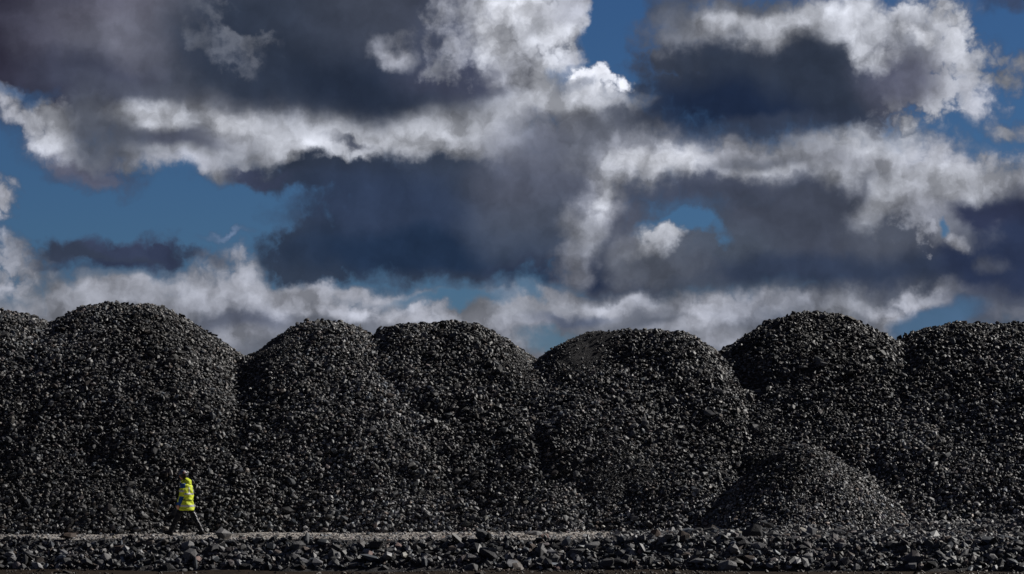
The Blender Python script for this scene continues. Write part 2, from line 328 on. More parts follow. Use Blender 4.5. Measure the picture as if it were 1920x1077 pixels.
# ------------------------------------------------------------------ crushed stones
def hull(npts, seed, jit=.28):
    r = random.Random(seed); bm = bmesh.new()
    for k in range(npts):
        z = 1-2*(k+.5)/npts; t = k*2.39996; q = math.sqrt(1-z*z)
        f = 1+r.uniform(-jit, jit)
        bm.verts.new((q*math.cos(t)*f+r.uniform(-.15, .15), q*math.sin(t)*f+r.uniform(-.15, .15), z*f))
    bmesh.ops.convex_hull(bm, input=bm.verts)
    bmesh.ops.delete(bm, geom=[v for v in bm.verts if not v.link_faces], context='VERTS')
    bmesh.ops.triangulate(bm, faces=bm.faces)
    bmesh.ops.recalc_face_normals(bm, faces=bm.faces)
    bm.verts.index_update()
    v = np.array([p.co[:] for p in bm.verts]); f = np.array([[p.index for p in t.verts] for t in bm.faces])
    bm.free(); return v*.5, f
PROTO = [hull(9 + s % 5, s) for s in range(28)]
def quat_rot(n):
    q = rng.normal(size=(n, 4)); q /= np.linalg.norm(q, axis=1)[:, None]
    return q_mat(q)
def q_mat(q):
    w, x, y, z = q.T
    return np.stack([1-2*(y*y+z*z), 2*(x*y-z*w), 2*(x*z+y*w), 2*(x*y+z*w), 1-2*(x*x+z*z), 2*(y*z-x*w), 2*(x*z-y*w), 2*(y*z+x*w), 1-2*(x*x+y*y)], 1).reshape(-1, 3, 3)
def stone_tints(n, warm=.5, lo=.66, spread=.92):
    g = np.exp(rng.normal(0, spread, n))*lo
    w = rng.random(n)
    t = np.stack([g, g, g], 1)
    t[w < .10*warm*2] *= (1.22, .98, .82)                 # rusty and pinkish granite
    t[(w > .2) & (w < .28)] *= (1.15, .98, .95)
    t[w > .72] *= (.86, .97, 1.08)                        # bluish slate
    t[(w > .4) & (w < .42)] *= 1.8                        # a few pale quartz stones
    return np.clip(t, .02, 2.6)
def stones(pos, nrm, size, tints, tilt=.45, flat=(.38, .8), elong=(1., 1.7)):
    """pos centres, nrm surface normals: every stone lies roughly flat on the slope"""
    n = len(pos)
    nn = nrm + rng.normal(0, tilt, (n, 3)); nn /= np.linalg.norm(nn, axis=1)[:, None]
    r = rng.normal(size=(n, 3)); t = np.cross(nn, r); t /= np.linalg.norm(t, axis=1)[:, None]
    b = np.cross(nn, t)
    e = rng.uniform(*elong, n)
    S = np.stack([size*e, size*rng.uniform(.7, 1.1, n), size*rng.uniform(*flat, n)], 1)
    Mx = np.stack([t, b, nn], 2)*S[:, None, :]
    which = rng.integers(0, len(PROTO), n)
    Vs, Fs, Ts, off = [], [], [], 0
    for k, (pv, pf) in enumerate(PROTO):
        ix = np.where(which == k)[0]
        if not len(ix): continue
        v = np.einsum('nij,vj->nvi', Mx[ix], pv) + pos[ix][:, None, :]
        f = pf[None] + (off + np.arange(len(ix))*len(pv))[:, None, None]
        Vs.append(v.reshape(-1, 3)); Fs.append(f.reshape(-1, 3)); Ts.append(np.repeat(tints[ix], len(pv), 0))
        off += len(ix)*len(pv)
    return np.concatenate(Vs), np.concatenate(Fs), np.concatenate(Ts)
def normals(fn, x, y, e=.06):
    gx = (fn(x+e, y)-fn(x-e, y))/(2*e); gy = (fn(x, y+e)-fn(x, y-e))/(2*e)
    n = np.stack([-gx, -gy, np.ones_like(gx)], 1); return n/np.linalg.norm(n, axis=1)[:, None]

M_STONE = noise_mat('crushed_rock', (.052, .053, .058), (.118, .117, .12), 14, rough=.56, spec=.4, bump=.35, bscale=60, attr=True, dist=.01)
M_FINE = noise_mat('stone_dust', (.024, .024, .026), (.05, .049, .05), 5, rough=.95, spec=.1, bump=.8, bscale=26, dist=.05)
M_CORE = noise_mat('packed_stone_fines', (.03, .03, .033), (.06, .058, .058), 8, rough=.95, spec=.1, bump=.8, bscale=18, dist=.05)
M_PATH = noise_mat('packed_gravel', (.28, .26, .235), (.52, .48, .44), 3.5, rough=.9, spec=.15, bump=.7, bscale=40, dist=.03)
M_SOIL = noise_mat('dark_soil', (.008, .005, .003), (.028, .018, .011), 2.5, rough=.95, spec=.1, bump=.9, bscale=14, dist=.06)

# ------------------------------------------------------------------ ground sheet, path terrace
def grid(name, x0, x1, y0, y1, step, fn, m, parent=None, smooth=True):
    xs = np.arange(x0, x1+step/2, step); ys = np.arange(y0, y1+step/2, step)
    X, Y = np.meshgrid(xs, ys); Z = fn(X.ravel(), Y.ravel())
    v = np.stack([X.ravel(), Y.ravel(), Z], 1); nx = len(xs); ny = len(ys)
    i = (np.arange(ny-1)[:, None]*nx + np.arange(nx-1)[None]).ravel()
    return mesh_np(name, v, np.stack([i, i+1, i+nx+1, i+nx], 1), m, None, parent, smooth)
xs = np.unique(np.concatenate([np.linspace(-6000, -60, 24), np.arange(-60, 61, 1.), np.linspace(60, 6000, 24)]))
ys = np.unique(np.concatenate([np.linspace(-300, -22, 24), np.arange(-22, -3, .25), np.linspace(-3, 6000, 40)]))
X, Y = np.meshgrid(xs, ys)
Z = -.76 + np.where(np.abs(X) < 60, .07*fb(X, Y, 1.7)*(Y > -22)*(Y < -3), 0)
i = (np.arange(len(ys)-1)[:, None]*len(xs) + np.arange(len(xs)-1)[None]).ravel()
g = mesh_np('ground', np.stack([X.ravel(), Y.ravel(), Z.ravel()], 1), np.stack([i, i+1, i+len(xs)+1, i+len(xs)], 1), M_SOIL, smooth=True)
tag(g, kind='structure')
def strip_of(name, keep, m):
    xs = np.arange(-34, 34.1, .14); ys = np.arange(-10, 22, .14); X, Y = np.meshgrid(xs, ys); X = X.ravel(); Y = Y.ravel()
    v = np.stack([X, Y, terrace(X, Y)], 1); q = (np.arange(len(ys)-1)[:, None]*len(xs)+np.arange(len(xs)-1)[None]).ravel()
    f = np.stack([q, q+1, q+len(xs)+1, q+len(xs)], 1); c = v[f].mean(1); f = f[keep(c[:, 0], c[:, 1])]
    used = np.unique(f); mp = np.zeros(len(v), int); mp[used] = np.arange(len(used))
    tag(mesh_np(name, v[used], mp[f], m, smooth=True), kind='structure')
edge_w = lambda x: -6.5 + .3*fb(x, x*0+3, 1.6) - np.clip((x-1.5)/9, 0, 1)*1.3 + .1
strip_of('path', lambda x, y: y >= edge_w(x), M_PATH)
strip_of('embankment', lambda x, y: y < edge_w(x), M_CORE)

# ------------------------------------------------------------------ the heaps
LBL = ['dark crushed rock heap cut off by the left edge of the photo',
       'tall dark crushed rock heap with rounded top rising above the walking person',
       'crushed rock heap with narrow rounded top and finer left flank, third from left',
       'broad flat topped rock heap left of the deep notch in mid row',
       'flat topped rock heap standing forward, with a smooth dusty patch on its upper left',
       'tall broad rock heap behind the small low mound at the right',
       'long level topped rock heap running out of the right edge of the photo',
       'small low mound of finer rock lying in front of the tall heaps at the right']
GRP = 'crushed rock heaps standing in a row'
def patch(px, py, cx, cy, rx, ry, rot=0):
    c, s = math.cos(R(rot)), math.sin(R(rot)); u = (px-cx)*c+(py-cy)*s; v = -(px-cx)*s+(py-cy)*c
    return np.exp(-((u/rx)**2+(v/ry)**2)*1.2)
def others_max(i, x, y):
    o = terrace(x, y)
    for j in range(len(HP)):
        if j != i and abs(HP[j][0]-HP[i][0]) < 14: o = np.maximum(o, heap_h(j, x, y))
    return o
AVG = .08
for i, (xc, yp, H, hw, a) in enumerate(HP):
    run = (H+a)/SLOPE + .6
    x0, x1 = max(xc-hw-run, xc-hw-9.5), min(xc+hw+run, xc+hw+9.5)
    y0, y1 = yp-run, yp+4.6
    small = i == 7
    if small: y1 = yp+1.2
    root = bpy.data.objects.new('rock_heap', None); link(root); root.location = (xc, y0, 0)
    tag(root, LBL[i], 'rock heap', None if small else GRP)
    off = np.array([xc, y0, 0])
    # core
    st = .16
    gx = np.arange(x0, x1, st); gy = np.arange(y0, y1+6, st); X, Y = np.meshgrid(gx, gy)
    Z = heap_h(i, X.ravel(), Y.ravel())-.05
    v = np.stack([X.ravel(), Y.ravel(), Z], 1)-off
    q = (np.arange(len(gy)-1)[:, None]*len(gx)+np.arange(len(gx)-1)[None]).ravel()
    f = np.stack([q, q+1, q+len(gx)+1, q+len(gx)], 1); keep = Z[f].max(1) > -.2; f = f[keep]
    used = np.unique(f); mp = np.zeros(len(v), int); mp[used] = np.arange(len(used))
    mesh_np('heap_core', v[used], mp[f], M_CORE, None, root, True)
    # stones
    area = (x1-x0)*(y1-y0)
    n = int(area*(1.28)/(AVG**2)*1.55*(1.5 if small else 1))
    x = rng.uniform(x0, x1, n); y = rng.uniform(y0, y1, n)
    h = heap_h(i, x, y); o = others_max(i, x, y)
    k = (h > o-.03)
    x, y, h, o = x[k], y[k], h[k], o[k]; n = len(x)
    size = AVG*np.exp(rng.normal(-.05, .36, n))
    big = rng.random(n) < .012; size[big] *= rng.uniform(1.4, 2.1, big.sum())
    px, py = front_px(x, y, h)
    fine = np.zeros(n); drop = np.zeros(n)
    lower = np.clip(1-h/1.2, 0, 1)
    size *= 1+.22*lower; size = np.minimum(size, .24)
    if i == 2: fine = np.maximum(patch(px, py, 505, 650, 75, 34, -25), .5*patch(px, py, 480, 700, 60, 40))
    if i == 3: fine = .7*patch(px, py, 985, 680, 26, 60, -20)
    if i == 4:
        drop = np.clip(1.3*patch(px, py, 1098, 650, 66, 40, -25), 0, .68)
        fine = np.maximum(drop, .55*patch(px, py, 1160, 900, 90, 60)); drop = np.maximum(drop, .5*patch(px, py, 1170, 895, 60, 26))
    if i == 5: fine = .35*patch(px, py, 1420, 800, 70, 120)
    if small: size *= .74
    fine += .25*np.clip(fb(x+i*3, y, 3.2), 0, 1)
    size *= 1-.58*np.clip(fine, 0, 1)
    k = rng.random(n) > drop*.9
    x, y, h, size, fine = x[k], y[k], h[k], size[k], fine[k]; n = len(x)
    nr = normals(lambda p, q: heap_h(i, p, q), x, y)
    z = rng.uniform(-.35, .55, n)*size
    pos = np.stack([x, y, h], 1) + nr*z[:, None] - off
    ti = stone_tints(n)*np.clip(.95+.9*fb(x, y, 3.4)+.5*fb(x*.6, h*2, 1.3), .45, 1.8)[:, None]
    ti *= (1+.5*np.clip(1-h/1.7, 0, 1))[:, None]*(1.02, 1, .97)      # dustier, paler stone at the toe
    bg_ = size > .15; ti[bg_] = np.minimum(ti[bg_], 1.0)
    # extra fines where the face is fine
    if fine.max() > .3:
        e = np.where((fine > .3))[0]; e = np.repeat(e, 7 if i == 4 else 3); m2 = len(e)
        xx = x[e]+rng.normal(0, .09, m2); yy = y[e]+rng.normal(0, .09, m2); hh = heap_h(i, xx, yy)
        pos = np.concatenate([pos, np.stack([xx, yy, hh], 1)-off]); nr = np.concatenate([nr, nr[e]])
        size = np.concatenate([size, AVG*rng.uniform(.15, .4, m2)]); ti = np.concatenate([ti, stone_tints(m2, lo=.55, spread=.3)])
    sv_, sf_, st_ = stones(pos, nr, size, ti)
    s = mesh_np('loose_stones', sv_, sf_, M_STONE, st_, root); s['kind'] = 'stuff'
    print('heap', i, n, len(sf_))
    if i == 4:   # the smooth dusty skin over the upper left of this heap
        gx = np.arange(xc-4, xc+1.2, .07); gy = np.arange(yp-4, yp+1, .07); X, Y = np.meshgrid(gx, gy); X = X.ravel(); Y = Y.ravel()
        Z = heap_h(i, X, Y); px, py = front_px(X, Y, Z)
        w = patch(px, py, 1098, 650, 62, 36, -25) + .35*fb(X, Y, .6)
        Z = Z + np.clip((w-.42)*.25, -.3, .012) + .012*fb(X, Y, .2)
        v = np.stack([X, Y, Z], 1)-off
        q = (np.arange(len(gy)-1)[:, None]*len(gx)+np.arange(len(gx)-1)[None]).ravel()
        f = np.stack([q, q+1, q+len(gx)+1, q+len(gx)], 1); f = f[w[f].min(1) > .2]
        used = np.unique(f); mp = np.zeros(len(v), int); mp[used] = np.arange(len(used))
        mesh_np('dust_patch', v[used], mp[f], M_FINE, None, root, True)

# ------------------------------------------------------------------ loose gravel on the path
def scatter(name, n, xr, yr, size, tints, keepfn=None, sink=.1, label=None, **kw):
    x = rng.uniform(*xr, n); y = rng.uniform(*yr, n)
    if keepfn is not None: k = keepfn(x, y); x, y = x[k], y[k]
    n = len(x); h = terrace(x, y); s = size(n, x, y); nr = normals(terrace, x, y)
    pos = np.stack([x, y, h], 1)+nr*(rng.uniform(-sink, .35, n)*s)[:, None]
    v, f, t = stones(pos, nr, s, tints(n), **kw)
    o = mesh_np(name, v, f, M_STONE, t); tag(o, label, None, None, 'stuff'); return o
tp = lambda n: stone_tints(n, lo=2.4, spread=.35)*(1.08, 1.0, .93)
scatter('path_gravel', 36000, (-18, 18), (-7.9, 1.8), lambda n, x, y: .03*np.exp(rng.normal(0, .45, n)), tp, tilt=.3)
scatter('spilled_stones', 15000, (-18, 18), (-1.2, 3.4), lambda n, x, y: .075*np.exp(rng.normal(0, .4, n)), lambda n: stone_tints(n, lo=.95, spread=.4),
        keepfn=lambda x, y: rng.random(len(x)) < np.clip((y-.1+.8*fb(x, y, 1.5))/2.2, .004+.1*(fb(x,y,.9)>.3), 1))
# ------------------------------------------------------------------ rubble bank along the front of the path
def edge(x): return -6.5 + .3*fb(x, x*0+3, 1.6) - np.clip((x-1.5)/9, 0, 1)*1.3
scatter('bank_rubble', 16000, (-18, 18), (-9.2, -5), lambda n, x, y: .12*np.exp(rng.normal(0, .4, n)), lambda n: stone_tints(n, lo=.6, spread=.85),
        keepfn=lambda x, y: (y < edge(x)+.02+.35*fb(x, y, .9)) & (y > edge(x)-1.35) , tilt=.6)
scatter('pale_path_stones', 3400, (-18, 14), (-7.6, 1.2), lambda n, x, y: .075*np.exp(rng.normal(0, .4, n)), lambda n: stone_tints(n, lo=1.9, spread=.6),
        keepfn=lambda x, y: rng.random(len(x)) < np.clip(.3+1.1*fb(x, y, 2.4)+.4*np.exp(-((x+2)/3.)**2)+.5*(y < -5.8), .04, 1), tilt=.4)
scatter('flat_rubble', 27000, (2.5, 18), (-8.4, 1.5), lambda n, x, y: .085*np.exp(rng.normal(0, .42, n)), lambda n: stone_tints(n, lo=.85, spread=.4),
        keepfn=lambda x, y: rng.random(len(x)) < np.clip((x-2.5)/3, 0, 1), tilt=.5)
# grit and clods on the soil in front
def grit():
    n = 5000; x = rng.uniform(-17, 17, n); y = rng.uniform(-14, -7.4, n)
    k = rng.random(n) < np.clip(.35+1.2*fb(x, y, 1.6), .03, 1); x, y = x[k], y[k]; n = len(x)
    v, f, t = stones(np.stack([x, y, -.75+.07*fb(x, y, 1.7)], 1), np.tile([0., 0, 1], (n, 1)), .05*np.exp(rng.normal(0, .5, n)), stone_tints(n, lo=.35, spread=.5)*(1.2, .9, .7))
    tag(mesh_np('soil_grit', v, f, M_STONE, t), kind='stuff')
grit()
# the larger rocks one by one
def rock_mesh(seed, sub=True):
    v, f = hull(13 + seed % 5, 900+seed, .3)
    bm = bmesh.new(); vs = [bm.verts.new(p) for p in v]
    for t in f: bm.faces.new([vs[q] for q in t])
    bmesh.ops.dissolve_limit(bm, angle_limit=R(16), verts=bm.verts, edges=bm.edges)
    bmesh.ops.bevel(bm, geom=list(bm.edges), offset=.022, segments=1, affect='EDGES', profile=.5)
    bmesh.ops.triangulate(bm, faces=bm.faces)
    me = bpy.data.meshes.new('rock'); bm.to_mesh(me); bm.free(); return me
def rock_mat(name, c, k=1.8): return noise_mat(name, c, tuple(min(v*k, .6) for v in c), 7, rough=.7, spec=.3, bump=.6, bscale=24, dist=.03)
RM = [rock_mat('grey_rock', (.055, .055, .057)), rock_mat('dark_rock', (.018, .018, .021)), rock_mat('brown_rock', (.05, .035, .028)), rock_mat('light_grey_rock', (.13, .128, .13)), rock_mat('pink_granite', (.16, .11, .10))]
RL = ['one of the smaller %s angular rocks in the rubble bank' % c for c in ('grey', 'near black', 'brownish', 'light grey', 'pinkish')]
MESHES = {}
for m_i in range(5):
    for s in range(5 if m_i < 4 else 3):
        me = rock_mesh(m_i*7+s); me.materials.append(RM[m_i]); MESHES[(m_i, s)] = me
placed = []; ROCKS = []
def put_rock(x, y, size, m_i, label=None, group='rocks in the rubble bank', sink=.12, mesh=None, flatn=None, z=None, cat='rock'):
    key = (m_i, random.randrange(5 if m_i < 4 else 3))
    o = bpy.data.objects.new('rock', mesh or MESHES[key]); link(o)
    o.scale = (size*random.uniform(.95, 1.5), size*random.uniform(.8, 1.1), size*(flatn or random.uniform(.55, .95)))
    o.rotation_euler = (random.uniform(-.5, .5), random.uniform(-.5, .5), random.uniform(0, 6.28))
    zz = float(terrace(np.array([x]), np.array([y]))[0]) if z is None else z
    o.location = (x, y, zz+size*(.3-sink)); tag(o, label or RL[m_i], cat, group); return o
tries = 0
while len(placed) < 230 and tries < 9000:
    tries += 1
    x = random.uniform(-16.3, 16.3); e = float(edge(np.array([x]))[0])
    y = e + random.uniform(-1.45, -.25 if x < 3 else .35)
    size = .19*math.exp(random.gauss(.05, .42))*(1.12 if x < 6 else .95)
    size = min(size, .46)
    if any((x-a)**2+(y-b)**2 < (.36*(size+c))**2 for a, b, c in placed): continue
    placed.append((x, y, size))
    m_i = random.choices(range(5), (36, 18, 13, 30, 3))[0]
    ROCKS.append([put_rock(x, y, size, m_i, sink=.22 if x < 3 else .12), x, size, m_i])
# the largest rock of each colour under each landmark is named on its own
LAND = [(-15, 'by the left edge'), (-11.6, 'below the second heap'), (-9.5, 'below the walking person'), (-6.6, 'right of the walking person'), (-3.0, 'below the fourth heap'),
        (.9, 'below the deep notch'), (4.2, 'below the dusty patched heap'), (8.6, 'below the small mound'), (13.5, 'near the right edge')]
ADJ = ['grey', 'near black', 'brownish', 'light grey', 'pinkish']
for m_i in range(5):
    for k, (lx, words) in enumerate(LAND):
        near = [r for r in ROCKS if r[3] == m_i and min(range(len(LAND)), key=lambda q: abs(LAND[q][0]-r[1])) == k]
        if near: max(near, key=lambda r: r[2])[0]['label'] = 'largest %s angular rock in the rubble bank %s' % (ADJ[m_i], words)
def at_row(px, py, y):      # the point on the line y that shows at this column
    return (px-960)/(FPX/(y-CAM_Y))
M_PALE = rock_mat('pale_rock', (.34, .32, .28), 1.35)
def special(px, y, size, m, label, flatn=.7, sink=0):
    me = rock_mesh(60+px % 17); me.materials.append(m)
    return put_rock(at_row(px, 0, y), y, size, 0, label, None, sink, me, flatn)
special(1388, -4.2, .20, M_PALE, 'pale cream rock on the rubble, first of three pale ones at the right')
special(1505, -4.0, .22, M_PALE, 'pale cream rock left of its pale neighbour below the small mound', .9)
special(1527, -4.1, .20, M_PALE, 'pale whitish rock right of its pale neighbour below the small mound', .9)
special(1412, -6.2, .46, RM[1], 'big dark pointed rock in the rubble below the first pale rock', 1.0)
special(1448, -6.0, .30, RM[0], 'rounded grey rock beside the big dark pointed rock', .9)
special(1022, -6.0, .26, RM[4], 'reddish pink rock on the crest of the rubble near the middle', .9)
special(1230, -5.4, .42, RM[2], 'brownish pink boulder on the crest of the rubble right of the middle', .85)
special(1005, -2.2, .40, RM[3], 'light grey slab lying at the back of the path near the middle', .45)
special(1252, -7.0, .36, RM[3], 'light flat rock jutting from the bank below the brownish boulder', .4)
special(418, -6.3, .36, RM[3], 'light grey upright rock in the bank just right of the walking person', .9)
special(125, -6.4, .38, RM[2], 'brown rock capping the bank near the left end', .5)
special(905, -6.5, .36, RM[0], 'large angular grey rock in the bank left of the middle', .8)

# ------------------------------------------------------------------ the walking person
def voxel(o, size, smooth=2):
    m = o.modifiers.new('r', 'REMESH'); m.mode = 'VOXEL'; m.voxel_size = size; m.use_smooth_shade = True
    if smooth: s = o.modifiers.new('s', 'SMOOTH'); s.iterations = smooth; s.factor = .5
    return bake(o)
def bake(o):
    dg = bpy.context.evaluated_depsgraph_get(); dg.update()
    me = bpy.data.meshes.new_from_object(o.evaluated_get(dg)); old = o.data
    o.modifiers.clear(); o.data = me; bpy.data.meshes.remove(old)
    return o
def skin(name, pts, edges, rad, levels=2):
    me = bpy.data.meshes.new(name); me.from_pydata(pts, edges, []); o = link(bpy.data.objects.new(name, me))
    o.modifiers.new('k', 'SKIN'); o.modifiers.new('u', 'SUBSURF').levels = levels
    for i, r in enumerate(rad):
        v = me.skin_vertices[0].data[i]; v.radius = (r, r) if not isinstance(r, tuple) else r
    me.skin_vertices[0].data[0].use_root = True
    return bake(o)
def join_bm(objs, name):
    bm = bmesh.new()
    for o in objs:
        bm.from_mesh(o.data)
    me = bpy.data.meshes.new(name); bm.to_mesh(me); bm.free()
    for o in objs: bpy.data.objects.remove(o)
    return link(bpy.data.objects.new(name, me))
def ellips(name, c, r, rot=(0, 0, 0), fn=None, seg=28):
    bm = bmesh.new(); bmesh.ops.create_uvsphere(bm, u_segments=seg, v_segments=seg//2+4, radius=1)
    from mathutils import Euler
    E = Euler(rot).to_matrix()
    for v in bm.verts:
        p = Vector(v.co)
        if fn: p = fn(p)
        v.co = Vector(c) + E @ Vector((p.x*r[0], p.y*r[1], p.z*r[2]))
    me = bpy.data.meshes.new(name); bm.to_mesh(me); bm.free()
    return link(bpy.data.objects.new(name, me))
def loft(name, rings, seg=32, cap=True):
    """rings: (centre xyz, half-depth along x, half-width along y, direction)"""
    bm = bmesh.new(); loops = []
    for c, rx, ry, *d in rings:
        ax = Vector(d[0]) if d else Vector((0, 0, 1)); ax.normalize()
        sx = Vector((1, 0, 0)) - ax*ax.x; sx.normalize(); sy = ax.cross(sx)
        loops.append([bm.verts.new(Vector(c) + sx*math.cos(t)*rx + sy*math.sin(t)*ry) for t in [2*math.pi*k/seg for k in range(seg)]])
    for a, b in zip(loops, loops[1:]):
        for k in range(seg): bm.faces.new((a[k], a[(k+1) % seg], b[(k+1) % seg], b[k]))
    if cap: bm.faces.new(loops[0][::-1]); bm.faces.new(loops[-1])
    bmesh.ops.recalc_face_normals(bm, faces=bm.faces)
    me = bpy.data.meshes.new(name); bm.to_mesh(me); bm.free()
    for p in me.polygons: p.use_smooth = True
    return link(bpy.data.objects.new(name, me))
def fabric(name, c, rough=.75, k=.75):
    return noise_mat(name, c, tuple(v*k for v in c), 9, rough=rough, spec=.25, bump=.5, bscale=16, dist=.02)
F_YEL = fabric('fluorescent_yellow_fabric', (.62, .72, .04), .7, .8)
F_BLUE = fabric('blue_fabric', (.010, .06, .24)); F_REFL = fabric('reflective_tape_and_rim_light', (.42, .42, .44), .35, .9)
F_DARK = fabric('black_trouser_fabric', (.006, .007, .012)); F_BOOT = fabric('black_leather', (.012, .011, .012), .5)
F_HELM = mat('black_helmet_plastic', (.04, .05, .09), .25, .5); F_WHITE = mat('white_helmet_sticker_highlight', (.7, .62, .62), .4); F_RED = mat('pink_helmet_sticker', (.6, .16, .18), .4)
F_SKIN = noise_mat('skin', (.55, .30, .20), (.48, .25, .17), 30, rough=.55, bump=.1)
F_HAIR = fabric('short_brown_hair', (.03, .02, .014))
F_VIS = mat('ear_defender_shell', (.04, .04, .05), .4)

# body skeleton, walking towards -x; -y is the side nearest the camera
J = {'pel': (0, 0, .93), 'sp1': (.005, 0, 1.10), 'sp2': (.0, 0, 1.28), 'chest': (-.01, 0, 1.40), 'nk': (-.045, 0, 1.50), 'nk2': (-.075, 0, 1.57),
     'hl': (0, -.09, .90), 'kl': (-.235, -.10, .50), 'al': (-.43, -.10, .115),          # near leg forward, heel down
     'hr': (0, .09, .90), 'kr': (.215, .10, .50), 'ar': (.425, .11, .13),               # far leg trailing
     'sl': (-.01, -.185, 1.41), 'el': (-.03, -.235, 1.12), 'wl': (-.125, -.225, .87),
     'sr': (-.01, .185, 1.41), 'er': (.05, .235, 1.13), 'wr': (-.02, .24, .88)}
names = list(J); ix = {n: i for i, n in enumerate(names)}
E_ = [('pel', 'sp1'), ('sp1', 'sp2'), ('sp2', 'chest'), ('chest', 'nk'), ('nk', 'nk2'), ('pel', 'hl'), ('hl', 'kl'), ('kl', 'al'), ('pel', 'hr'), ('hr', 'kr'), ('kr', 'ar'),
      ('chest', 'sl'), ('sl', 'el'), ('el', 'wl'), ('chest', 'sr'), ('sr', 'er'), ('er', 'wr')]
rad = dict(pel=.13, sp1=.12, sp2=.13, chest=.12, nk=.06, nk2=.058, hl=.095, kl=.06, al=.042, hr=.095, kr=.06, ar=.042, sl=.06, el=.042, wl=.028, sr=.06, er=.042, wr=.028)
pts = [J[n] for n in names]; ed = [(ix[a], ix[b]) for a, b in E_]; rd = [rad[n] for n in names]
parts = [skin('b', pts, ed, rd)]
def hand(w, side, fwd):
    """palm hanging from the wrist, four unequal fingers curling gently forward, a thumb from the side of the palm"""
    w = Vector(w); out = []
    d = Vector((-.10*fwd, 0, -1)).normalized(); f = Vector((-1, 0, 0)); f = (f-d*f.dot(d)).normalized()
    lat = d.cross(f)*(1)
    out.append(ellips('palm', w+d*.055, (.040, .017, .052)))
    for k, (o, l) in enumerate(((-.030, .070), (-.010, .080), (.010, .075), (.029, .058))):
        a = w + d*.085 - f*o*1.0
        curl = -lat*side
        p1 = a + d*l*.42 + curl*.006; p2 = p1 + (d*.8+curl*.5)*l*.33; p3 = p2 + (d*.5+curl*.8)*l*.27
        out.append(skin('fi', [tuple(a-d*.02), tuple(a), tuple(p1), tuple(p2), tuple(p3)], [(0, 1), (1, 2), (2, 3), (3, 4)], [.009, .0095, .009, .008, .0065], 1))
    t0 = w + d*.03 + f*.025; t1 = t0 + f*.026 + d*.028; t2 = t1 + d*.03 + f*.006
    out.append(skin('th', [tuple(t0), tuple(t1), tuple(t2)], [(0, 1), (1, 2)], [.013, .0115, .009], 1))
    return out
parts += hand(J['wl'], -1, 1) + hand(J['wr'], 1, 1)
def head_fn(p):
    x, y, z = p
    q = Vector((x, y, z))
    if z < 0: q.y *= 1+.28*z; q.x *= 1+.10*z
    if x < 0: q.x *= .93                                                    # flatter face than back of skull
    q.x -= .20*math.exp(-((y/.12)**2+((z+.12)/.13)**2))*(x < 0)             # nose
    q.x -= .06*math.exp(-((y/.45)**2+((z-.22)/.10)**2))*(x < 0)             # brow
    for s in (-1, 1): q.x += .07*math.exp(-(((y-.36*s)/.16)**2+((z-.04)/.11)**2))*(x < 0)    # eye sockets
    q.x -= .05*math.exp(-((y/.28)**2+((z+.42)/.06)**2))*(x < 0)             # lips
    q.x -= .09*math.exp(-((y/.30)**2+((z+.80)/.16)**2))*(x < 0)             # chin
    return q
HC = Vector((-.115, 0, 1.665)); HR = (0, R(-14), 0)
parts.append(ellips('h', HC, (.098, .077, .122), HR, head_fn, 56))
for s in (-1, 1): parts.append(ellips('ear', HC+Vector((.012, s*.077, -.012)), (.017, .009, .030), (0, R(-10), s*.3)))
body = join_bm(parts, 'person'); body = voxel(body, .0065, 1)
body.data.materials.clear(); body.data.materials.append(F_SKIN)
for p in body.data.polygons: p.material_index = 0
tag(body, 'person in fluorescent yellow and blue hooded work jacket, black trousers and helmet striding left along the path', 'person')
body['label'] = 'person in yellow and blue hooded work jacket, black trousers and helmet, walking left'

# jacket: torso and sleeves as one continuous shell with creases
def crease(p, amt=.010):
    return amt*(math.sin(p.z*46+p.x*9+2*math.sin(p.y*13))*.6 + math.sin(p.z*21+p.y*23)*.7)
tor = loft('t', [((.012, 0, .70), .205, .255), ((.012, 0, .735), .208, .258), ((.010, 0, .85), .190, .245), ((.008, 0, .99), .165, .225), ((.006, 0, 1.02), .163, .224), ((.006, 0, 1.15), .172, .238),
                 ((.0, 0, 1.30), .168, .242), ((-.004, 0, 1.40), .145, .225), ((-.015, 0, 1.455), .115, .165), ((-.04, 0, 1.50), .088, .10), ((-.06, 0, 1.545), .078, .082)], 48)
def sleeve(s, e, w):
    s, e, w = Vector(s), Vector(e), Vector(w); r = []
    s0 = Vector((s.x, s.y*.8, s.z+.015))
    d1 = (e-s).normalized(); d2 = (w-e).normalized(); dm = (d1+d2).normalized()
    r = [(s0, .07, .055, Vector((0, s.y, -.1))), (s+Vector((0, 0, .004)), .083, .068, Vector((0, s.y*1.5, -.6))), (s+d1*.07, .080, .066, d1), (s+d1*.17, .073, .060, d1), (e-d1*.03, .067, .056, dm), (e+d2*.04, .066, .055, dm),
         (w-d2*.08, .059, .050, d2), (w-d2*.0, .053, .046, d2), (w+d2*.025, .046, .040, d2)]
    return loft('s', [(tuple(a), b, c, d) for a, b, c, d in r], 24)
jk = join_bm([tor, sleeve(J['sl'], J['el'], J['wl']), sleeve(J['sr'], J['er'], J['wr'])], 'jacket')
jk = voxel(jk, .009, 3)
me = jk.data; vn = [v.normal.copy() for v in me.vertices]
for v, n in zip(me.vertices, vn): v.co += n*crease(v.co)*(1 if v.co.z > .76 else .4)
me.materials.clear(); me.materials.append(F_YEL); me.materials.append(F_BLUE)
